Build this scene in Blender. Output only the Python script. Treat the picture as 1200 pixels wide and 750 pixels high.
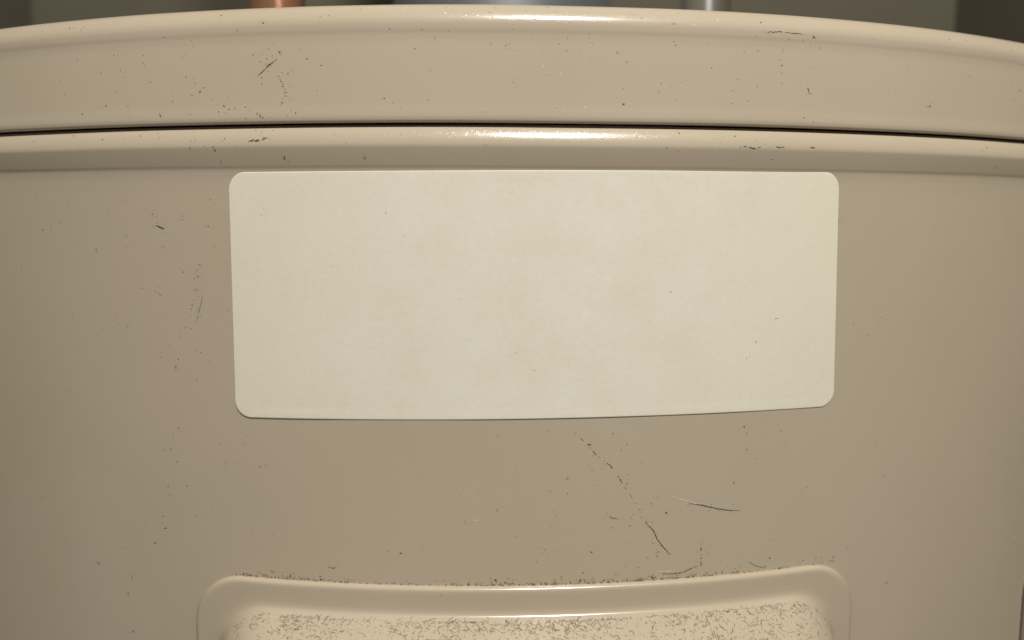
import bpy, bmesh, math, random
from mathutils import Vector, Matrix, noise

for o in list(bpy.data.objects):
    bpy.data.objects.remove(o, do_unlink=True)
scene = bpy.context.scene
COL = scene.collection
random.seed(7)

# ------------------------------------------------------------------ camera
EZ = 1.25                      # eye height; all z values of the tank in mm are relative to it
R = 0.28                       # tank radius
cam_d = bpy.data.cameras.new('camera')
cam = bpy.data.objects.new('camera', cam_d)
COL.objects.link(cam)
cam_d.sensor_width = 36.0
cam_d.lens = 30.0
cam_d.clip_start = 0.01
cam_d.clip_end = 50.0
right = Vector((0.9998018, -0.01976987, 0.0023499))
up = Vector((6.0e-05, 0.1210233, 0.9926497))
fwd = Vector((0.01990894, 0.99245278, -0.12100049))
m = Matrix.Identity(4)
for i in range(3):
    m[i][0], m[i][1], m[i][2] = right[i], up[i], -fwd[i]
m.translation = Vector((0, -0.465507, EZ))
cam.matrix_world = m
cam_d.dof.use_dof = True
cam_d.dof.focus_distance = 0.191
cam_d.dof.aperture_fstop = 11.0
scene.camera = cam

# ------------------------------------------------------------------ light
w = bpy.data.worlds.new('World')
scene.world = w
w.use_nodes = True
bg = w.node_tree.nodes['Background']
bg.inputs['Color'].default_value = (1.0, 0.95, 0.89, 1)
bg.inputs['Strength'].default_value = 0.22


def area_light(name, loc, target, size, power, col):
    d = bpy.data.lights.new(name, 'AREA')
    d.shape = 'DISK'
    d.size = size
    d.energy = power
    d.color = col
    o = bpy.data.objects.new(name, d)
    COL.objects.link(o)
    o.location = loc
    o.rotation_euler = (Vector(target) - Vector(loc)).to_track_quat('-Z', 'Y').to_euler()
    return o


area_light('ceiling_lamp', (0.14, -0.80, EZ + 0.84), (0, -0.28, EZ), 0.12, 13.2, (1.0, 0.955, 0.905))

vs = scene.view_settings
vs.view_transform = 'Standard'
vs.look = 'None'
vs.exposure = 0.0
vs.gamma = 1.0
vs.use_curve_mapping = False


# ------------------------------------------------------------------ materials
def new_mat(name):
    mt = bpy.data.materials.new(name)
    mt.use_nodes = True
    nt = mt.node_tree
    return mt, nt, nt.nodes['Principled BSDF']


def node(nt, kind, **kw):
    n = nt.nodes.new(kind)
    for k, v in kw.items():
        if k in n.inputs:
            n.inputs[k].default_value = v
        else:
            setattr(n, k, v)
    return n


def paint(name, base, dust=0.0):
    """semi-gloss enamel on sheet metal: uneven tone, faint orange peel, fine grime"""
    mt, nt, b = new_mat(name)
    tc = node(nt, 'ShaderNodeTexCoord')
    n1 = node(nt, 'ShaderNodeTexNoise', Scale=14.0, Detail=5.0, Roughness=0.6)
    nt.links.new(tc.outputs['Object'], n1.inputs['Vector'])
    mx = node(nt, 'ShaderNodeMix', data_type='RGBA')
    c = Vector(base)
    mx.inputs[6].default_value = (*(Vector((c.x * .965, c.y * .97, c.z * .94))), 1)
    mx.inputs[7].default_value = (*(Vector((c.x * 1.03, c.y * 1.022, c.z * 1.03))), 1)
    rp = node(nt, 'ShaderNodeMapRange')
    rp.inputs[1].default_value = 0.3
    rp.inputs[2].default_value = 0.7
    nt.links.new(n1.outputs['Fac'], rp.inputs[0])
    nt.links.new(rp.outputs[0], mx.inputs[0])
    # pin-point grime
    n2 = node(nt, 'ShaderNodeTexNoise', Scale=620.0, Detail=2.0, Roughness=0.5)
    nt.links.new(tc.outputs['Object'], n2.inputs['Vector'])
    n3 = node(nt, 'ShaderNodeTexNoise', Scale=26.0, Detail=3.0)
    nt.links.new(tc.outputs['Object'], n3.inputs['Vector'])
    r2 = node(nt, 'ShaderNodeMapRange')
    r2.inputs[1].default_value = 0.70
    r2.inputs[2].default_value = 0.78
    nt.links.new(n2.outputs['Fac'], r2.inputs[0])
    r3 = node(nt, 'ShaderNodeMapRange')
    r3.inputs[1].default_value = 0.48
    r3.inputs[2].default_value = 0.66
    nt.links.new(n3.outputs['Fac'], r3.inputs[0])
    mul = node(nt, 'ShaderNodeMath', operation='MULTIPLY')
    nt.links.new(r2.outputs[0], mul.inputs[0])
    nt.links.new(r3.outputs[0], mul.inputs[1])
    mul2 = node(nt, 'ShaderNodeMath', operation='MULTIPLY')
    nt.links.new(mul.outputs[0], mul2.inputs[0])
    mul2.inputs[1].default_value = 0.55
    mx2 = node(nt, 'ShaderNodeMix', data_type='RGBA')
    nt.links.new(mul2.outputs[0], mx2.inputs[0])
    nt.links.new(mx.outputs[2], mx2.inputs[6])
    mx2.inputs[7].default_value = (0.10, 0.075, 0.05, 1)
    out = mx2.outputs[2]
    nt.links.new(out, b.inputs['Base Color'])
    b.inputs['Specular IOR Level'].default_value = 0.65
    # gloss varies with handling film
    n4 = node(nt, 'ShaderNodeTexNoise', Scale=45.0, Detail=6.0, Roughness=0.7)
    nt.links.new(tc.outputs['Object'], n4.inputs['Vector'])
    r4 = node(nt, 'ShaderNodeMapRange')
    r4.inputs[1].default_value = 0.3
    r4.inputs[2].default_value = 0.7
    r4.inputs[3].default_value = 0.17
    r4.inputs[4].default_value = 0.25
    nt.links.new(n4.outputs['Fac'], r4.inputs[0])
    nt.links.new(r4.outputs[0], b.inputs['Roughness'])
    n5 = node(nt, 'ShaderNodeTexNoise', Scale=420.0, Detail=2.0)
    nt.links.new(tc.outputs['Object'], n5.inputs['Vector'])
    bp = node(nt, 'ShaderNodeBump', Strength=0.05, Distance=0.0003)
    nt.links.new(n5.outputs['Fac'], bp.inputs['Height'])
    nt.links.new(bp.outputs[0], b.inputs['Normal'])
    return mt


def plain(name, col, rough=0.6, metal=0.0, scale=400.0, var=0.15):
    mt, nt, b = new_mat(name)
    tc = node(nt, 'ShaderNodeTexCoord')
    n1 = node(nt, 'ShaderNodeTexNoise', Scale=scale, Detail=4.0)
    nt.links.new(tc.outputs['Object'], n1.inputs['Vector'])
    mx = node(nt, 'ShaderNodeMix', data_type='RGBA')
    c = Vector(col)
    mx.inputs[6].default_value = (*(c * (1 - var)), 1)
    mx.inputs[7].default_value = (*[min(1, v * (1 + var)) for v in c], 1)
    nt.links.new(n1.outputs['Fac'], mx.inputs[0])
    nt.links.new(mx.outputs[2], b.inputs['Base Color'])
    b.inputs['Roughness'].default_value = rough
    b.inputs['Metallic'].default_value = metal
    return mt


def sticker_mat():
    mt, nt, b = new_mat('aged_label_paper')
    tc = node(nt, 'ShaderNodeTexCoord')
    n1 = node(nt, 'ShaderNodeTexNoise', Scale=75.0, Detail=6.0, Roughness=0.62)
    nt.links.new(tc.outputs['Object'], n1.inputs['Vector'])
    r1 = node(nt, 'ShaderNodeMapRange')
    r1.inputs[1].default_value = 0.32
    r1.inputs[2].default_value = 0.68
    nt.links.new(n1.outputs['Fac'], r1.inputs[0])
    mx = node(nt, 'ShaderNodeMix', data_type='RGBA')
    mx.inputs[6].default_value = (0.725, 0.69, 0.555, 1)
    mx.inputs[7].default_value = (0.755, 0.73, 0.615, 1)
    nt.links.new(r1.outputs[0], mx.inputs[0])
    # paper fibre, stretched along the label
    mp = node(nt, 'ShaderNodeMapping')
    mp.inputs['Scale'].default_value = (700, 700, 900)
    nt.links.new(tc.outputs['Object'], mp.inputs['Vector'])
    n2 = node(nt, 'ShaderNodeTexNoise', Scale=1.0, Detail=5.0, Roughness=0.65)
    nt.links.new(mp.outputs[0], n2.inputs['Vector'])
    r2 = node(nt, 'ShaderNodeMapRange')
    r2.inputs[1].default_value = 0.25
    r2.inputs[2].default_value = 0.75
    r2.inputs[3].default_value = 0.965
    r2.inputs[4].default_value = 1.03
    nt.links.new(n2.outputs['Fac'], r2.inputs[0])
    hs = node(nt, 'ShaderNodeHueSaturation')
    nt.links.new(mx.outputs[2], hs.inputs['Color'])
    nt.links.new(r2.outputs[0], hs.inputs['Value'])
    # yellow age blotches
    n3 = node(nt, 'ShaderNodeTexNoise', Scale=42.0, Detail=4.0)
    nt.links.new(tc.outputs['Object'], n3.inputs['Vector'])
    r3 = node(nt, 'ShaderNodeMapRange')
    r3.inputs[1].default_value = 0.5
    r3.inputs[2].default_value = 0.75
    r3.inputs[4].default_value = 0.13
    nt.links.new(n3.outputs['Fac'], r3.inputs[0])
    m2 = node(nt, 'ShaderNodeMix', data_type='RGBA')
    nt.links.new(r3.outputs[0], m2.inputs[0])
    nt.links.new(hs.outputs[0], m2.inputs[6])
    m2.inputs[7].default_value = (0.72, 0.65, 0.48, 1)
    # yellowed old glue creeping in from the ends, broken up by noise
    sp = node(nt, 'ShaderNodeSeparateXYZ')
    nt.links.new(tc.outputs['Object'], sp.inputs[0])
    sub = node(nt, 'ShaderNodeMath', operation='SUBTRACT')
    nt.links.new(sp.outputs['X'], sub.inputs[0])
    sub.inputs[1].default_value = 0.011
    ab = node(nt, 'ShaderNodeMath', operation='ABSOLUTE')
    nt.links.new(sub.outputs[0], ab.inputs[0])
    add = node(nt, 'ShaderNodeMath', operation='MULTIPLY_ADD')
    nt.links.new(n1.outputs['Fac'], add.inputs[0])
    add.inputs[1].default_value = 0.05
    nt.links.new(ab.outputs[0], add.inputs[2])
    r5 = node(nt, 'ShaderNodeMapRange')
    r5.inputs[1].default_value = 0.058
    r5.inputs[2].default_value = 0.100
    r5.inputs[4].default_value = 0.38
    nt.links.new(add.outputs[0], r5.inputs[0])
    m3 = node(nt, 'ShaderNodeMix', data_type='RGBA')
    nt.links.new(r5.outputs[0], m3.inputs[0])
    nt.links.new(m2.outputs[2], m3.inputs[6])
    m3.inputs[7].default_value = (0.74, 0.655, 0.48, 1)
    nt.links.new(m3.outputs[2], b.inputs['Base Color'])
    b.inputs['Roughness'].default_value = 0.5
    b.inputs['Specular IOR Level'].default_value = 0.35
    bp = node(nt, 'ShaderNodeBump', Strength=0.08, Distance=0.0003)
    nt.links.new(n2.outputs['Fac'], bp.inputs['Height'])
    nt.links.new(bp.outputs[0], b.inputs['Normal'])
    return mt


M_PAINT = paint('beige_enamel', (0.449, 0.381, 0.280))
M_CAP = paint('beige_enamel_cap', (0.457, 0.389, 0.289))
M_LABEL = sticker_mat()
M_DARK = plain('dark_grime', (0.055, 0.040, 0.026), 0.8)
M_GRIME = plain('brown_grime', (0.085, 0.064, 0.042), 0.8, 0.0, 900, 0.6)
M_DUST = plain('pale_dust', (0.35, 0.28, 0.20), 0.95)
M_MID = plain('brown_lint', (0.22, 0.165, 0.108), 0.9)
M_PALE = plain('scuffed_paint_and_glint', (0.60, 0.52, 0.40), 0.6)  # pale scuffs, and glints painted in the same colour
M_COPPER = plain('copper', (0.80, 0.47, 0.34), 0.48, 1.0, 30, 0.12)
def brushed(mt, rot):
    """drawn tube: fine scratches run round it, so highlights stretch along it"""
    nt = mt.node_tree
    b = nt.nodes['Principled BSDF']
    tg = node(nt, 'ShaderNodeTangent', direction_type='RADIAL', axis='Z')
    nt.links.new(tg.outputs[0], b.inputs['Tangent'])
    b.inputs['Anisotropic'].default_value = 1.0
    b.inputs['Anisotropic Rotation'].default_value = rot


M_STEEL = plain('bright_steel', (0.66, 0.68, 0.67), 0.55, 1.0, 60, 0.15)
brushed(M_COPPER, 0.25)
brushed(M_STEEL, 0.25)
M_GALV = plain('galvanised_sheet', (0.115, 0.125, 0.125), 0.5, 0.3, 25, 0.2)
M_WALL = plain('olive_grey_wall_paint', (0.140, 0.126, 0.088), 0.85, 0.0, 6, 0.08)
M_NEARBLACK = plain('near_black', (0.035, 0.028, 0.02), 0.8)
M_INNER = plain('brown_metal', (0.26, 0.20, 0.14), 0.6)  # side plate, and the brown that lightens the seam


# ------------------------------------------------------------------ helpers
def obj(name, verts, faces, mat, parent=None, smooth=True):
    me = bpy.data.meshes.new(name)
    me.from_pydata([tuple(v) for v in verts], [], faces)
    me.update()
    me.materials.append(mat)
    if smooth:
        me.polygons.foreach_set('use_smooth', [True] * len(me.polygons))
    o = bpy.data.objects.new(name, me)
    COL.objects.link(o)
    if parent:
        o.parent = parent
    return o


def tag(o, label=None, cat=None, group=None, kind=None):
    for k, v in (('label', label), ('category', cat), ('group', group), ('kind', kind)):
        if v:
            o[k] = v
    return o


def empty(name, loc=(0, 0, 0)):
    o = bpy.data.objects.new(name, None)
    COL.objects.link(o)
    o.location = loc
    o.empty_display_size = 0.1
    return o


def on_tank(s, z, h=0.0):
    """arc length s (mm), height z (mm from eye level), proud h (mm) -> world point"""
    a = s / (R * 1000)
    r = R + h / 1000
    return Vector((r * math.sin(a), -r * math.cos(a), EZ + z / 1000))


def catmull(pts, n=5):
    out = []
    for i in range(len(pts) - 1):
        p0 = pts[max(i - 1, 0)]
        p1, p2 = pts[i], pts[i + 1]
        p3 = pts[min(i + 2, len(pts) - 1)]
        for k in range(n):
            t = k / n
            q = []
            for c in range(2):
                d1 = 0.5 * (p2[c] - p0[c])
                d2 = 0.5 * (p3[c] - p1[c])
                lim = abs(p2[c] - p1[c]) * 1.5
                d1 = max(-lim, min(lim, d1))
                d2 = max(-lim, min(lim, d2))
                t2, t3 = t * t, t * t * t
                q.append((2 * t3 - 3 * t2 + 1) * p1[c] + (t3 - 2 * t2 + t) * d1 + (-2 * t3 + 3 * t2) * p2[c] + (t3 - t2) * d2)
            out.append(tuple(q))
    out.append(tuple(pts[-1]))
    return out


def angles():
    a = []
    d = -80.0
    while d < 80.0:
        a.append(d)
        d += 0.5
    d = 80.0
    while d < 280.0 - 1e-6:
        a.append(d)
        d += 4.0
    return [math.radians(v) for v in a]


ANG = angles()


def wobble(a, z, amp):
    p = Vector((math.sin(a) * 6.0, math.cos(a) * 6.0, z * 0.02))
    return amp * noise.noise(p)


def lathe(name, prof, mat, parent, amp=0.0, closed_ends=False):
    """prof: (dr mm, z mm) pairs"""
    verts, faces = [], []
    n = len(ANG)
    for dr, z in prof:
        for a in ANG:
            r = R + (dr + wobble(a, z, amp)) / 1000
            zz = z + (0.5 * amp * noise.noise(Vector((math.sin(a) * 9, math.cos(a) * 9, 3.3))))
            verts.append((r * math.sin(a), -r * math.cos(a), EZ + zz / 1000))
    for i in range(len(prof) - 1):
        for j in range(n):
            k = (j + 1) % n
            faces.append((i * n + j, (i + 1) * n + j, (i + 1) * n + k, i * n + k))
    return obj(name, verts, faces, mat, parent)


# ------------------------------------------------------------------ the closet behind
def slab(name, x0, x1, y0, y1, z0, z1, mat):
    v = [(x0, y0, z0), (x1, y0, z0), (x1, y1, z0), (x0, y1, z0), (x0, y0, z1), (x1, y0, z1), (x1, y1, z1), (x0, y1, z1)]
    f = [(0, 3, 2, 1), (4, 5, 6, 7), (0, 1, 5, 4), (1, 2, 6, 5), (2, 3, 7, 6), (3, 0, 4, 7)]
    return tag(obj(name, v, f, mat, None, False), kind='structure')


slab('wall_back', -0.60, 0.60, 0.36, 0.46, -0.02, 2.3, M_WALL)
slab('wall_left', -0.55, -0.427, -0.375, 0.358, -0.02, 2.3, M_WALL)
slab('wall_right', 0.434, 0.55, -0.375, 0.358, -0.02, 2.3, M_WALL)
slab('floor', -0.60, 0.60, -0.75, 0.46, -0.12, -0.022, M_WALL)

# ------------------------------------------------------------------ water heater
heater = empty('water_heater', (0, 0, 0))
tag(heater, 'beige enamelled cylindrical water heater with scuffed top rim and blank label', 'water heater')

JP = [(-14, 19.3), (-6, 19.3), (-3.0, 19.2), (-1.2, 19.05), (-0.45, 18.8), (-0.12, 18.45), (0.46, 17.6), (0.90, 16.7), (1.2, 15.8),
      (1.34, 14.9), (1.2, 14.0), (0.92, 12.75), (0.6, 11.45), (0.4, 10.7), (0.26, 10.3), (0.16, 9.9), (0.08, 9.2), (0.0, 8.0)]
jp = catmull(JP, 4)
jp += [(0, z) for z in (4, -4, -14, -28, -45, -65, -85, -110, -140, -180, -240, -330, -480, -700, -950, -1200, -1262)]
jacket = lathe('jacket', jp, M_PAINT, heater, 0.16)

CP = [(-279.5, 39), (-200, 39), (-60, 39), (-22, 39.6), (-13, 41.0), (-10.5, 43.0), (-8.4, 44.5), (-6.4, 45.15), (-4.6, 45.05), (-3.1, 44.35),
      (-2.05, 43.3), (-1.4, 42.3), (-1.0, 41.4), (-0.78, 40.4), (-0.74, 39.3), (-0.80, 38.3), (-0.78, 37.0), (-0.5, 33.5), (-0.05, 27.5), (0.25, 23.6),
      (0.45, 21.9), (0.52, 21.0), (0.46, 20.3), (0.2, 19.85), (-0.3, 19.7), (-0.8, 19.8), (-1.2, 20.2), (-1.7, 21.5), (-2.0, 25), (-2.2, 36)]
cp = catmull(CP, 4)
cap = lathe('top_cap', cp, M_CAP, heater, 0.14)
# collar added inside the seam; its brown colour lightens the black shade there
lathe('added_seam_collar', [(-1.15, 18.95), (-1.2, 19.35), (-1.5, 19.5), (-9, 19.5), (-9, 26)], M_INNER, heater)


def radius_of(prof, amp):
    pr = sorted([(z, dr) for dr, z in prof if dr > -4.5])

    def f(z, s=0.0):
        return g(z) + wobble(s / (R * 1000), z, amp)

    def g(z):
        if z <= pr[0][0]:
            return pr[0][1]
        for (z0, d0), (z1, d1) in zip(pr, pr[1:]):
            if z0 <= z <= z1:
                return d0 + (d1 - d0) * (z - z0) / max(z1 - z0, 1e-6)
        return pr[-1][1]
    return f


jacket_dr = radius_of(jp, 0.16)
outer = cp[:min(range(len(cp)), key=lambda i: cp[i][1])]        # outside face only, not the inner fold
cap_dr_all = radius_of(outer, 0.14)


def cap_dr(z, s=0.0):
    return cap_dr_all(z, s)


def label_dr(z, s=0.0):
    return 0.19


# ------------------------------------------------------------------ label sticker
def rounded(a, b, r, n=14, ns=60, nv=30):
    """closed loop of a rounded rectangle, half sizes a, b, counter-clockwise from bottom left"""
    r = min(r, a * 0.98, b * 0.98)
    pts = []

    def seg(p, q, k):
        for i in range(k):
            t = i / k
            pts.append((p[0] + (q[0] - p[0]) * t, p[1] + (q[1] - p[1]) * t))

    def arc(cx, cy, a0):
        for i in range(n):
            t = a0 + (math.pi / 2) * i / n
            pts.append((cx + r * math.cos(t), cy + r * math.sin(t)))
    seg((-a + r, -b), (a - r, -b), ns)
    arc(a - r, -b + r, -math.pi / 2)
    seg((a, -b + r), (a, b - r), nv)
    arc(a - r, b - r, 0)
    seg((a - r, b), (-a + r, b), ns)
    arc(-a + r, b - r, math.pi / 2)
    seg((-a, b - r), (-a, -b + r), nv)
    arc(-a + r, -b + r, math.pi)
    return pts


def loops_mesh(name, loops, mat, parent, warp=None):
    """loops: list of [(s, z, h)...]; filled to the middle"""
    verts, faces = [], []
    n = len(loops[0])
    for lp in loops:
        for s, z, h in lp:
            verts.append(on_tank(s, z, h))
    for i in range(len(loops) - 1):
        for j in range(n):
            k = (j + 1) % n
            faces.append((i * n + j, i * n + k, (i + 1) * n + k, (i + 1) * n + j))
    base = (len(loops) - 1) * n
    verts.append(on_tank(sum(p[0] for p in loops[-1]) / n, sum(p[1] for p in loops[-1]) / n, sum(p[2] for p in loops[-1]) / n))
    c = len(verts) - 1
    for j in range(n):
        faces.append((base + j, base + (j + 1) % n, c))
    return obj(name, verts, faces, mat, parent)


QUAD = [(-59.55, -45.65), (81.5, -44.62), (79.95, 10.15), (-59.1, 9.38)]   # label corners: BL, BR, TR, TL


def label_uv(u, v):
    (x0, y0), (x1, y1), (x2, y2), (x3, y3) = QUAD
    u = (u + 1) / 2
    v = (v + 1) / 2
    x = (1 - u) * (1 - v) * x0 + u * (1 - v) * x1 + u * v * x2 + (1 - u) * v * x3
    y = (1 - u) * (1 - v) * y0 + u * (1 - v) * y1 + u * v * y2 + (1 - u) * v * y3
    y += 0.42 * (1 - v) * (1 - (2 * u - 1) ** 2)      # lower edge was cut slightly hollow
    return x, y


A, B = 70.0, 27.3
lps = []
for d, h in ((0.0, -0.05), (0.0, 0.11), (0.03, 0.155), (0.1, 0.175), (0.3, 0.18), (1.2, 0.18)):
    lp = []
    for x, y in rounded(A - d, B - d, 3.9 - d * .5):
        s, z = label_uv(x / A, y / B)
        lift = 0.10 * max(0.0, noise.noise(Vector((s * .035, z * .05, 4.2)))) if h > 0 else 0
        if z < -40 and h > 0:
            lift += 0.015
        lp.append((s, z, h + lift))
    lps.append(lp)
for k in [1 - 0.035 * q for q in range(1, 28)]:
    lp = []
    for x, y in rounded(A - 1.2, B - 1.2, 3.3):
        s, z = label_uv(x * k / A, y * k / B)
        lp.append((s, z, 0.18))
    lps.append(lp)
label = loops_mesh('label_sticker', lps, M_LABEL, heater)
label['label'] = 'blank off-white rounded rectangular sticker'


# ------------------------------------------------------------------ access cover (bottom of picture)
def cover(name, sc, zc, a, b, prof, mat, parent, warp=0.0):
    loops = []
    for d, h, r in prof:
        loops.append([(sc + x, zc + y, h + (warp * noise.noise(Vector((x * .03, y * .03, 7))) if h > .5 else 0)) for x, y in rounded(a - d, b - d, r)])
    last = loops[-1]
    for k in (0.8, 0.5, 0.2):
        loops.append([(sc + (s - sc) * k, zc + (z - zc) * k, h) for s, z, h in last])
    return loops_mesh(name, loops, mat, parent), loops


PC = [(0.0, -0.3, 12), (0.0, 0.45, 12), (0.1, 0.8, 12), (0.32, 1.12, 12), (0.65, 1.32, 12), (1.05, 1.38, 12), (1.8, 1.38, 12), (3.4, 1.38, 12),
      (5.0, 1.40, 12), (5.9, 1.50, 12), (6.4, 1.75, 12), (6.75, 2.15, 12.5), (7.0, 2.7, 13), (7.3, 3.5, 13), (8.3, 5.8, 13), (10, 9.4, 13), (12, 13.0, 13), (14, 15.8, 13),
      (16, 17.6, 13), (18.5, 18.5, 12), (22, 18.8, 11)]
access, ploops = cover('access_cover', 8.9, -168.55, 80.4, 85.0, PC, M_PAINT, heater, 0.12)
access['label'] = 'embossed access cover with lint on its sloping top ledge'

# second plate at the lower right edge, mostly outside the picture
PG = [(-0.9, -0.2, 11), (-0.9, 0.12, 11), (0.6, 0.16, 10)]  # dark strip round the plate, drawn as its edge gap
PS = [(0.0, -0.2, 10), (0.0, 0.7, 10), (0.3, 1.05, 10), (1.0, 1.2, 10), (6, 1.2, 9)]
plate_rim, _ = cover('plate_dark_rim', 184.6, -135, 25, 38, PG, M_NEARBLACK, heater)
plate, _ = cover('side_plate', 184.6, -135, 25, 38, PS, M_INNER, heater)
plate_rim.parent = plate


# ------------------------------------------------------------------ wear: scratches, specks, lint; also some painted glints
CAP_LINES = [('d', 0.266, 0.1, [(-51.64, 29.8), (-50.43, 30.84), (-49.03, 32.05), (-48.04, 32.74), (-47.06, 33.42)]), ('d', 0.19, 0.35, [(59.73, 40.27), (61.59, 40.27), (63.45, 40.46), (66.19, 40.43), (67.9, 40.34), (69.41, 40.15)]), ('d', 0.418, 0.1, [(71.82, 39.65), (72.24, 39.95), (72.49, 39.5)]), ('d', 0.304, 0.1, [(70.75, 28.71), (71.01, 27.98), (71.15, 27.24)]), ('d', 0.228, 0.2, [(104.7, 25.89), (106.04, 26.25)]), ('l', 0.19, 0.5, [(2.85, 35.11), (5.72, 34.78), (8.96, 34.3), (10.94, 34.06)]), ('l', 0.266, 0.5, [(13.68, 31.38), (13.87, 30.33), (14.24, 29.28), (13.89, 28.4)]), ('l', 0.228, 0.45, [(10.06, 32.04), (10.42, 30.99), (10.98, 29.77)]), ('l', 0.19, 0.4, [(12.48, 23.26), (13.57, 22.92)]), ('l', 0.209, 0.5, [(14.46, 25.76), (15.93, 24.18), (17.4, 24.02)])]
JACKET_LINES = [('l', 0.266, 0.3, [(151.09, -87.9), (152.14, -89.11), (153.13, -89.81)]), ('d', 0.494, 0.3, [(-53.59, 15.78), (-52.38, 16.13), (-51.19, 16.03), (-50.19, 16.47), (-49.2, 16.64)]), ('d', 0.304, 0.35, [(53.63, 15.1), (54.85, 15.31), (56.3, 15.06), (57.34, 14.8), (58.98, 15.39)]), ('d', 0.266, 0.4, [(60.67, 15.05), (61.92, 15.36), (63.41, 15.29), (64.91, 15.33)]), ('d', 0.285, 0.2, [(71.0, 15.46), (71.9, 15.3), (72.33, 15.5)]), ('d', 0.456, 0.1, [(-77.83, -2.28), (-76.95, -2.66), (-75.64, -3.14)]), ('d', 0.133, 0.2, [(-66.55, -17.75), (-67.31, -20.29), (-68.07, -22.64), (-68.58, -24.22)]), ('d', 0.247, 0.47, [(17.74, -48.06), (19.69, -49.86), (21.06, -51.07), (22.45, -53.07), (24.03, -54.3), (25.61, -55.53), (26.81, -56.56), (28.44, -59.4), (29.45, -60.84), (30.28, -62.27), (31.5, -63.72)]), ('d', 0.323, 0.04, [(34.64, -69.72), (35.67, -70.79), (36.51, -71.64), (37.37, -73.73), (38.85, -75.66), (40.54, -77.61)]), ('l', 0.171, 0.1, [(36.52, -72.26), (37.17, -74.13), (38.44, -75.84), (40.13, -77.69)]), ('d', 0.342, 0.05, [(44.97, -65.62), (47.91, -66.21), (50.67, -67.01), (52.82, -67.56), (54.98, -67.99), (57.59, -68.25)]), ('l', 0.228, 0.35, [(39.14, -62.87), (41.63, -64.21), (43.7, -64.74), (46.43, -65.71), (47.9, -66.01)]), ('l', 0.152, 0.2, [(51.76, -67.59), (54.35, -68.29), (57.82, -68.55)]), ('d', 0.285, 0.5, [(48.19, -75.26), (48.14, -77.11), (48.3, -78.78), (48.16, -81.05)]), ('d', 0.228, 0.2, [(38.8, -82.03), (41.7, -82.33), (43.78, -82.17), (45.43, -81.46), (47.52, -80.79)]), ('l', 0.19, 0.3, [(36.73, -81.48), (39.2, -81.54), (41.68, -81.6)]), ('d', 0.228, 0.3, [(26.01, -67.72), (26.81, -68.25), (28.0, -68.4)]), ('d', 0.152, 0.1, [(60.28, -80.85), (62.11, -82.09), (64.85, -83.0)]), ('d', 0.228, 0.3, [(65.66, -80.75), (66.32, -80.29)]), ('l', 0.19, 0.2, [(-5.21, -67.95), (-4.06, -68.35), (-3.48, -67.75)]), ('d', 0.171, 0.15, [(-62.08, -84.26), (-59.23, -83.69), (-56.63, -83.06)]), ('d', 0.228, 0.3, [(-38.27, -79.88), (-37.47, -80.15), (-36.66, -80.0)]), ('d', 0.152, 0.3, [(70.38, 5.75), (70.0, 4.59)]), ('d', 0.133, 0.3, [(-46.0, 12.97), (-45.25, 12.05)])]  # first stroke is a small glint painted as a pale mark
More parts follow.
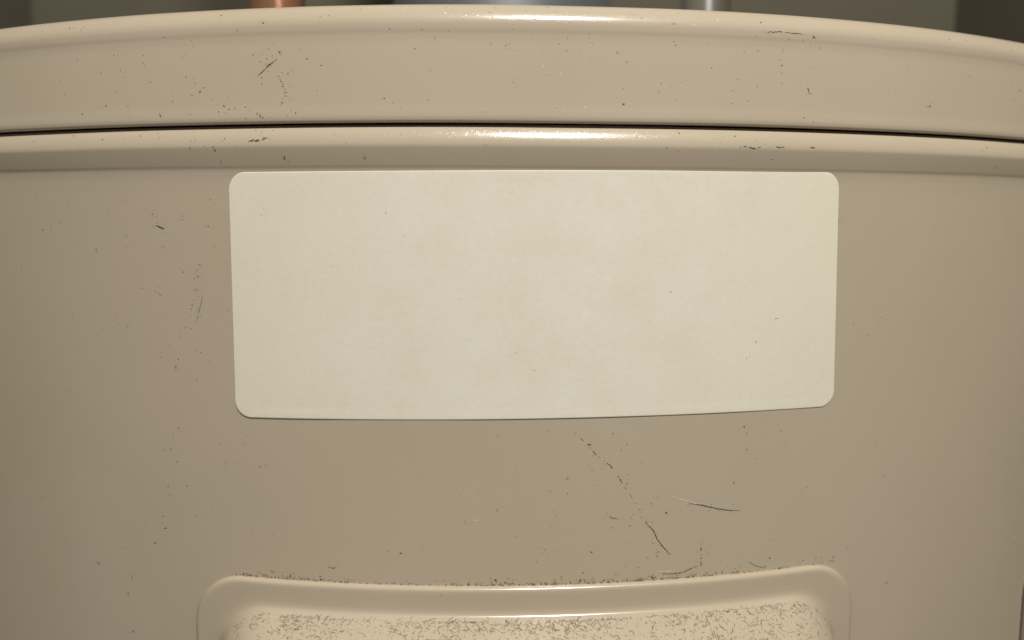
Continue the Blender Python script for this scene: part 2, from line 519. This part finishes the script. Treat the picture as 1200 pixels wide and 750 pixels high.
CAP_DOTS = [(-46.79, 29.69, 0.12), (-46.43, 29.14, 0.105), (-46.25, 28.61, 0.15), (-45.89, 28.06, 0.12), (-45.71, 27.53, 0.165), (-45.34, 26.98, 0.105), (-45.17, 26.27, 0.165), (-45.56, 26.27, 0.12), (-45.39, 25.55, 0.12), (-45.79, 25.02, 0.105), (-46.01, 24.13, 0.18), (-46.41, 23.6, 0.12), (-44.06, 31.23, 0.09), (-43.7, 30.69, 0.09), (-49.03, 32.23, 0.225), (-49.42, 31.88, 0.165), (-96.2, 22.85, 0.195), (-89.56, 24.52, 0.18), (-103.16, 30.8, 0.135), (-101.61, 27.66, 0.135), (-87.41, 35.65, 0.12), (-90.94, 32.09, 0.135), (-85.56, 32.22, 0.12), (-84.74, 30.7, 0.105), (-86.78, 27.61, 0.12), (-79.52, 35.27, 0.135), (-65.22, 26.9, 0.21), (-59.43, 23.67, 0.165), (-58.25, 22.91, 0.135), (-56.84, 23.07, 0.135), (-72.05, 24.9, 0.135), (-75.01, 21.84, 0.195), (-75.2, 22.4, 0.12), (-50.96, 21.33, 0.195), (-50.39, 20.96, 0.15), (-51.53, 21.88, 0.12), (-68.6, 30.1, 0.12), (-100.42, 42.58, 0.18), (-96.74, 41.96, 0.165), (-96.21, 42.48, 0.12), (-60.61, 43.26, 0.165), (-50.26, 41.11, 0.18), (-50.3, 34.57, 0.09), (-46.63, 34.83, 0.15), (-49.56, 33.49, 0.135), (-48.3, 36.64, 0.105), (-108.75, 42.41, 0.105), (-116.68, 43.6, 0.12), (-97.74, 35.26, 0.105), (-69.44, 34.48, 0.09), (-66.37, 28.75, 0.12), (-77.66, 29.31, 0.105), (-71.98, 26.18, 0.12), (-82.79, 21.86, 0.105), (-67.03, 36.74, 0.075), (-60.7, 22.42, 0.135), (-58.89, 22.2, 0.12), (-67.53, 22.02, 0.09), (-62.42, 25.19, 0.09), (64.2, 33.22, 0.24), (64.07, 31.56, 0.12), (72.13, 21.11, 0.12), (69.67, 21.97, 0.165), (73.25, 20.95, 0.105), (59.23, 42.4, 0.195), (67.79, 42.51, 0.105), (47.39, 32.02, 0.12), (58.17, 28.41, 0.12), (27.55, 23.82, 0.21), (35.92, 28.46, 0.12), (13.63, 36.28, 0.12), (15.43, 37.53, 0.12), (20.13, 38.49, 0.09), (2.31, 35.8, 0.165), (-12.71, 37.15, 0.105), (-23.54, 24.77, 0.165), (-14.27, 24.38, 0.12), (-19.92, 22.62, 0.09), (39.13, 36.55, 0.105), (39.44, 24.96, 0.09), (55.84, 25.22, 0.105), (52.32, 27.3, 0.075), (71.47, 37.98, 0.135), (112.51, 42.35, 0.195), (118.43, 42.47, 0.135), (135.69, 41.59, 0.12), (64.28, 36.14, 0.135), (64.68, 36.71, 0.105), (-37.54, 42.15, 0.12), (-35.69, 42.28, 0.105), (-29.04, 43.71, 0.12), (-10.51, 43.88, 0.15), (-0.01, 43.9, 0.105), (40.08, 43.64, 0.105), (-46.0, 30.56, 0.105), (-44.66, 30.35, 0.105), (95.08, 41.55, 0.09), (88.74, 40.34, 0.09), (120.23, 45.81, 0.09)]
JACKET_DOTS = [(-111.34, 17.16, 0.165), (-99.57, 18.2, 0.15), (-90.53, 17.0, 0.15), (-80.29, 17.53, 0.15), (-80.5, 17.72, 0.12), (-76.03, 18.0, 0.135), (-59.2, 16.59, 0.135), (-59.63, 16.04, 0.12), (-50.93, 17.94, 0.135), (-48.36, 18.27, 0.12), (-52.3, 18.32, 0.12), (-67.37, 14.68, 0.15), (-61.73, 14.78, 0.165), (-61.34, 14.22, 0.135), (-64.01, 14.81, 0.105), (-60.43, 11.62, 0.135), (-45.63, 12.23, 0.15), (-34.4, 17.23, 0.12), (40.01, 17.97, 0.15), (30.45, 16.91, 0.135), (37.0, 14.64, 0.105), (52.93, 17.49, 0.15), (49.48, 17.79, 0.09), (61.83, 12.64, 0.105), (125.89, 17.14, 0.18), (-110.96, -3.68, 0.165), (-119.03, -12.65, 0.15), (-64.58, -2.41, 0.165), (-78.59, 0.21, 0.135), (-63.3, -6.95, 0.135), (-63.68, 3.44, 0.12), (-70.88, -0.15, 0.09), (-102.32, 2.76, 0.09), (-99.19, -6.98, 0.075), (-67.09, -11.01, 0.135), (-66.68, -11.39, 0.09), (-67.8, -12.37, 0.15), (-67.65, -13.71, 0.165), (-68.22, -16.62, 0.15), (-67.57, -16.61, 0.12), (-68.45, -17.01, 0.105), (-68.77, -19.16, 0.105), (-69.48, -20.34, 0.15), (-69.74, -21.13, 0.135), (-67.99, -20.89, 0.12), (-68.23, -21.48, 0.105), (-70.03, -22.7, 0.09), (-71.27, -25.48, 0.12), (-69.96, -25.63, 0.135), (-72.87, -26.52, 0.105), (-72.94, -27.9, 0.12), (-73.64, -32.88, 0.135), (-74.4, -34.7, 0.165), (-74.43, -35.3, 0.12), (-75.94, -29.6, 0.075), (-77.92, -16.06, 0.12), (-78.01, -17.83, 0.12), (-60.56, -21.28, 0.135), (-105.36, -42.28, 0.12), (-96.1, -16.93, 0.075), (-89.25, -25.34, 0.075), (-74.47, -49.19, 0.15), (-74.28, -49.79, 0.12), (-75.95, -51.32, 0.135), (-76.79, -54.24, 0.165), (-78.66, -54.58, 0.12), (-75.11, -57.19, 0.15), (-77.97, -63.4, 0.15), (-77.62, -65.45, 0.12), (-79.78, -70.87, 0.15), (-80.94, -70.35, 0.105), (-80.11, -72.58, 0.12), (-79.23, -73.75, 0.21), (-82.3, -77.66, 0.195), (-87.57, -76.34, 0.105), (-89.49, -87.32, 0.195), (-90.1, -101.16, 0.18), (-53.99, -57.05, 0.135), (-51.2, -72.88, 0.12), (-59.66, -56.37, 0.075), (-69.69, -66.44, 0.075), (-21.34, -75.98, 0.18), (-24.27, -75.66, 0.105), (-7.68, -61.8, 0.075), (4.57, -56.11, 0.09), (13.28, -65.94, 0.105), (13.68, -67.34, 0.105), (11.21, -75.12, 0.12), (12.19, -76.35, 0.075), (21.99, -76.05, 0.165), (29.86, -51.12, 0.135), (26.48, -48.46, 0.12), (28.2, -46.35, 0.105), (55.82, -61.42, 0.225), (55.79, -66.55, 0.135), (39.46, -67.54, 0.21), (35.96, -65.74, 0.135), (33.16, -66.41, 0.165), (31.19, -68.34, 0.12), (25.41, -67.09, 0.09), (29.2, -68.66, 0.09), (37.65, -76.81, 0.18), (37.47, -77.83, 0.15), (36.37, -74.69, 0.135), (49.97, -78.08, 0.135), (57.91, -48.16, 0.195), (58.77, -53.67, 0.165), (58.62, -49.81, 0.12), (58.22, -56.28, 0.105), (68.49, -52.87, 0.105), (73.93, -65.13, 0.09), (100.78, -91.51, 0.15), (106.9, -74.29, 0.09), (86.11, -25.24, 0.09), (94.63, -23.94, 0.105), (96.25, -24.62, 0.075), (78.85, -81.8, 0.09), (33.05, -80.24, 0.135), (30.01, -79.87, 0.09), (19.85, -78.61, 0.09), (20.08, -80.85, 0.12), (21.12, -55.6, 0.075), (22.55, -60.4, 0.075), (27.34, -64.16, 0.075), (32.13, -64.96, 0.135), (34.63, -69.52, 0.195), (30.04, -60.26, 0.12), (26.41, -56.35, 0.18), (28.43, -59.2, 0.195), (21.06, -50.88, 0.195), (22.45, -52.88, 0.15)]
STICKER_DOTS = [(64.83, -23.1, 0.165), (65.38, -23.12, 0.12), (59.97, -28.47, 0.15), (39.06, -16.62, 0.135), (57.77, -32.14, 0.105), (58.61, -31.77, 0.075), (4.67, -29.76, 0.12), (8.63, -33.78, 0.105), (-23.6, 0.69, 0.105), (-19.58, -4.25, 0.09), (45.85, -36.84, 0.075), (-7.44, -17.91, 0.06), (-35.53, -11.01, 0.06), (33.78, -8.66, 0.06), (17.99, -8.24, 0.075), (68.22, 0.75, 0.06), (-43.88, -31.62, 0.06), (-51.61, 0.08, 0.075)]



def ribbon(path, width, brk, dr, jitter, rng, h=0.05):
    """ragged strip that follows the surface; path in (s, z) mm"""
    verts, faces = [], []
    pts = []
    for (s0, z0), (s1, z1) in zip(path, path[1:]):
        L = math.hypot(s1 - s0, z1 - z0)
        n = max(2, int(L / 0.22))
        for i in range(n):
            t = i / n
            pts.append((s0 + (s1 - s0) * t, z0 + (z1 - z0) * t))
    pts.append(path[-1])
    N = len(pts)
    seedv = rng.uniform(0, 100)
    on = True
    prev = None
    for i, (s, z) in enumerate(pts):
        q = pts[min(i + 1, N - 1)]
        p = pts[max(i - 1, 0)]
        dx, dz = q[0] - p[0], q[1] - p[1]
        L = math.hypot(dx, dz) or 1
        nx, nz = -dz / L, dx / L
        nv = noise.noise(Vector((i * 0.75, seedv, 0)))
        t = i / max(N - 1, 1)
        taper = min(1.0, 4 * t + .25, 4 * (1 - t) + .25)
        wd = width * taper * (0.75 + 0.9 * nv)
        gap = (noise.noise(Vector((i * 0.45, seedv, 9))) * 0.5 + 0.5) < brk
        if gap or wd < 0.03:
            prev = None
            continue
        off = jitter * noise.noise(Vector((i * 1.1, seedv, 5)))
        s2, z2 = s + nx * off, z + nz * off
        a = len(verts)
        verts.append(on_tank(s2 + nx * wd * .5, z2 + nz * wd * .5, dr(z2 + nz * wd * .5, s2) + h * .4))
        verts.append(on_tank(s2, z2, dr(z2, s2) + h))
        verts.append(on_tank(s2 - nx * wd * .5, z2 - nz * wd * .5, dr(z2 - nz * wd * .5, s2) + h * .4))
        if prev is not None:
            faces.append((prev, prev + 1, a + 1, a))
            faces.append((prev + 1, prev + 2, a + 2, a + 1))
        prev = a
    return verts, faces


def speck(verts, faces, s, z, r, dr, rng, h=0.06):
    n = 7
    a0 = rng.uniform(0, 6.28)
    el = rng.uniform(1.0, 2.1)
    ca, sa = math.cos(a0), math.sin(a0)
    base = len(verts)
    for i in range(n):
        t = 6.2832 * i / n
        rr = r * rng.uniform(0.6, 1.25)
        x, y = rr * el * math.cos(t), rr * math.sin(t)
        ss, zz = s + x * ca - y * sa, z + x * sa + y * ca
        verts.append(on_tank(ss, zz, dr(zz, ss) + 0.02))
    verts.append(on_tank(s, z, dr(z, s) + h))
    for i in range(n):
        faces.append((base + i, base + (i + 1) % n, base + n))


rng = random.Random(11)
for lines, dr, par in ((CAP_LINES, cap_dr, cap), (JACKET_LINES, jacket_dr, jacket)):
    for kind, wd, brk, path in lines:
        v, f = ribbon(path, wd, brk, dr, 0.28 if brk > .2 else 0.12, rng, 0.06)
        if f:
            if kind == 'd':                     # loosened crumbs along the scratch
                for q in range(2 + 2 * len(path)):
                    s, z = rng.choice(path)
                    speck(v, f, s + rng.gauss(0, .6), z + rng.gauss(0, .45), rng.uniform(.025, .075), dr, rng, .03)
            obj('scratch_or_glint', v, f, M_GRIME if kind == 'd' else M_PALE, par, False)

for dots, dr, par, mat, k in ((CAP_DOTS, cap_dr, cap, M_GRIME, 0), (JACKET_DOTS, jacket_dr, jacket, M_GRIME, 1), (STICKER_DOTS, label_dr, label, M_MID, 2)):
    v, f = [], []
    for s, z, r in dots:
        speck(v, f, s, z, r * (.88 if k < 2 else .85), dr, rng)
        if k < 2 and r > .14:
            for q in range(rng.randint(1, 4)):       # crumbs round the bigger chips
                speck(v, f, s + rng.gauss(0, .45), z + rng.gauss(0, .35), rng.uniform(.03, .07), dr, rng, .03)
    # fine fly specks that cluster near the worn places
    if k < 2:
        for i in range(105 if k == 0 else 150):
            if rng.random() < 0.8:
                s, z, r = rng.choice(dots)
                s += rng.gauss(0, 5)
                z += rng.gauss(0, 2.5)
            else:
                s = rng.uniform(-128, 148)
                z = rng.uniform(21, 43) if k == 0 else rng.uniform(-80, 17)
            if k == 0 and not 20.8 < z < 43.5:
                continue
            if k == 1 and (z > 17.5 or z < -82 or (-62 < s < 84 and -48 < z < 12)):
                continue
            speck(v, f, s, z, rng.uniform(0.05, 0.12), dr, rng, 0.04)
    o = obj('specks', v, f, mat, par, False)
    o['kind'] = 'stuff'
    if k < 2:
        v, f = [], []
        for i in range(28):
            if rng.random() < 0.5:
                s, z, r = rng.choice(dots)
                s += rng.gauss(0, 3)
                z += rng.gauss(0, 2)
            else:
                s = rng.gauss(15, 18)  # these gather at the highlight as painted pale sparkle
                z = rng.uniform(21, 43) if k == 0 else rng.uniform(14, 17.5)
            if k == 0 and not 20.8 < z < 43.5:
                continue
            if k == 1 and (z > 17.5 or z < -82 or (-62 < s < 84 and -48 < z < 12)):
                continue
            speck(v, f, s, z, rng.uniform(0.06, 0.13), dr, rng, 0.05)
        o = obj('chips_and_glints', v, f, M_PALE, par, False)
        o['kind'] = 'stuff'


# raised grains added on shoulder and crest to break the highlights into glints
for dr, par, mat, zr, n in ((jacket_dr, jacket, M_PAINT, (16.5, 18.3), 600), (cap_dr, cap, M_CAP, (40.6, 43.2), 260)):
    v, f = [], []
    for i in range(n):
        s = rng.gauss(10, 17) if rng.random() < .85 else rng.uniform(-125, 145)
        speck(v, f, s, rng.uniform(*zr), rng.uniform(0.06, 0.17), dr, rng, rng.uniform(0.03, 0.07))
    o = obj('glint_grains', v, f, mat, par)
    o['kind'] = 'stuff'

# lint and grit on the access cover
NL = len(ploops[0])


def cover_point(li, j, lift):
    """point on the cover between its loops; li = loop index (float), j = place round the loop (float)"""
    i0 = int(li)
    t = li - i0
    j0 = int(j) % NL
    u = j - int(j)
    j1 = (j0 + 1) % NL

    def L(i):
        a, b = ploops[i][j0], ploops[i][j1]
        return [a[c] + (b[c] - a[c]) * u for c in range(3)]
    p, q = L(i0), L(i0 + 1)
    s, z, h = [p[c] + (q[c] - p[c]) * t for c in range(3)]
    return on_tank(s, z, h + lift)


TOP0 = 60 + 14 + 30          # index where the top right corner starts
TOPN = 14 + 60 + 14


def fibre(v, f, c, du, dv, nrm, length, width, rng):
    ang = rng.choice((rng.gauss(-0.75, .35), rng.gauss(0.9, .5), rng.uniform(-1.6, 1.6)))
    bend = rng.gauss(0, 1.1)
    n = 5
    p = c.copy()
    prev = None
    for i in range(n + 1):
        t = i / n
        d = du * math.cos(ang) + dv * math.sin(ang)
        sd = nrm.cross(d).normalized() * width * (0.5 if 0 < i < n else 0.25)
        k = len(v)
        lift = nrm * (0.00005 + 0.00018 * math.sin(math.pi * t))
        v.append(p + sd + lift)
        v.append(p - sd + lift)
        if prev is not None:
            f.append((prev, prev + 1, k + 1, k))
        prev = k
        p = p + d * (length / n)
        ang += bend / n


def frame_at(li, j):
    c = cover_point(li, j, 0.0)
    du = (cover_point(li, j + 0.3, 0) - c)
    if du.length < 1e-9:
        du = Vector((1, 0, 0))
    du = -du.normalized()              # towards image right
    dv = (cover_point(min(li + 0.3, 19.9), j, 0) - c).normalized()
    dv = -(dv - du * dv.dot(du)).normalized()
    nrm = du.cross(dv).normalized()
    if nrm.y > 0 and nrm.z < 0:
        nrm = -nrm
    return c, du, dv, nrm


dens = lambda t: 0.55 + 0.45 * math.sin(t * 9.0 + 1.0) * math.sin(t * 23.0)
for mat, nfib, ngrit, wd, gr in ((M_GRIME, 170, 170, 0.00008, 1.0), (M_MID, 800, 800, 0.00006, .8), (M_DUST, 1300, 2600, 0.00008, .6)):
    v, f = [], []
    tries = 0
    made = 0
    while made < nfib and tries < nfib * 8:
        tries += 1
        t = rng.random()
        if rng.random() > dens(t):
            continue
        j = TOP0 + 6 + t * (TOPN - 13)
        if (j < TOP0 + 15 or j > TOP0 + 73) and rng.random() > .3:
            continue
        li = 12.6 + 5.2 * rng.random() ** 1.15
        c, du, dv, nrm = frame_at(li, j)
        fibre(v, f, c, du, dv, nrm, 0.0004 + rng.expovariate(1 / 0.00055), wd * rng.uniform(0.6, 1.6), rng)
        made += 1
    for i in range(ngrit):
        j = TOP0 + 11 + rng.random() * (TOPN - 22)
        li = 12.2 + 5.6 * rng.random()
        c, du, dv, nrm = frame_at(li, j)
        r = gr * (0.00005 + min(rng.expovariate(1 / 0.00005), 0.0002))
        base = len(v)
        el = rng.uniform(1, 2.2)
        a0 = rng.uniform(0, 6.28)
        for k in range(6):
            th = 6.2832 * k / 6
            x, y = r * el * math.cos(th) * rng.uniform(.7, 1.2), r * math.sin(th) * rng.uniform(.7, 1.2)
            v.append(c + du * (x * math.cos(a0) - y * math.sin(a0)) + dv * (x * math.sin(a0) + y * math.cos(a0)) + nrm * 0.00003)
        v.append(c + nrm * r * 0.9)
        for k in range(6):
            f.append((base + k, base + (k + 1) % 6, base + 6))
    # grit caught along the top edge of the cover
    for i in range(int(min(ngrit, 520) * 0.42)):
        t = rng.random()
        cl = rng.random()
        if cl < 0.42:
            t = min(.98, max(.02, rng.gauss(0.40, 0.11)))      # thick in the middle right
        elif cl < 0.6:
            t = min(.98, max(.02, rng.gauss(0.87, 0.05)))
        s = 84.0 - t * 148.0
        z = -83.45 + abs(rng.gauss(0, 0.28)) + (abs(rng.gauss(0, 0.8)) if rng.random() < .25 else 0)
        speck(v, f, s, z, rng.uniform(0.05, 0.20), jacket_dr, rng, 0.14)
        if rng.random() < 0.22:
            p = on_tank(s, z, 0.12)
            fibre(v, f, p, Vector((1, 0, 0)), Vector((0, 0, 0.25)), Vector((0, -1, 0)), rng.uniform(.0005, .0016), wd, rng)
    o = obj('lint', v, f, mat, access, False)
    o['kind'] = 'stuff'


# ------------------------------------------------------------------ fittings on top of the heater
def revolve(name, prof, loc, mat, parent, n=48):
    verts, faces = [], []
    for r, z in prof:
        for i in range(n):
            a = 6.2832 * i / n
            verts.append((loc[0] + r * math.cos(a), loc[1] + r * math.sin(a), loc[2] + z))
    for i in range(len(prof) - 1):
        for j in range(n):
            k = (j + 1) % n
            faces.append((i * n + j, i * n + k, (i + 1) * n + k, (i + 1) * n + j))
    faces.append(tuple(reversed(range(n))))
    faces.append(tuple(range((len(prof) - 1) * n, len(prof) * n)))
    o = obj(name, verts, faces, mat, parent)
    for p in o.data.polygons[-2:]:
        p.use_smooth = False
    return o


ZT = EZ + 0.039          # lid surface
cpipe = empty('copper_pipe', (0, 0, 0))
tag(cpipe, 'shiny copper water pipe rising behind the left part of the rim', 'pipe')
L1 = (-0.0865, -0.111, ZT)
revolve('tube', [(0.0105, 0.001), (0.0105, 0.50)], L1, M_COPPER, cpipe)
revolve('fitting', [(0.0135, -0.001), (0.0135, 0.0008)], L1, M_COPPER, cpipe)

spipe = empty('steel_pipe', (0, 0, 0))
tag(spipe, 'bright steel water pipe rising behind the right part of the rim', 'pipe')
L2 = (0.0862, -0.105, ZT)
revolve('tube', [(0.0100, 0.0), (0.0100, 0.20), (0.0100, 0.50)], L2, M_STEEL, spipe)
revolve('collar', [(0.0125, -0.001), (0.0125, 0.0008)], L2, M_NEARBLACK, spipe)

flue = empty('draft_hood', (0, 0, 0))
tag(flue, 'grey galvanised draft hood standing in the middle behind the rim', 'draft hood')
L3 = (0.004, 0.0, ZT)
hood = [(0.070, 0.012), (0.0715, 0.014), (0.071, 0.03), (0.068, 0.036), (0.055, 0.075), (0.052, 0.08), (0.052, 0.40)]
revolve('hood', hood, L3, M_GALV, flue)
for k in range(3):
    a = math.radians(30 + 120 * k)
    revolve('leg', [(0.004, 0.0), (0.004, 0.02)], (L3[0] + .06 * math.cos(a), L3[1] + .06 * math.sin(a), L3[2]), M_GALV, flue, 12)
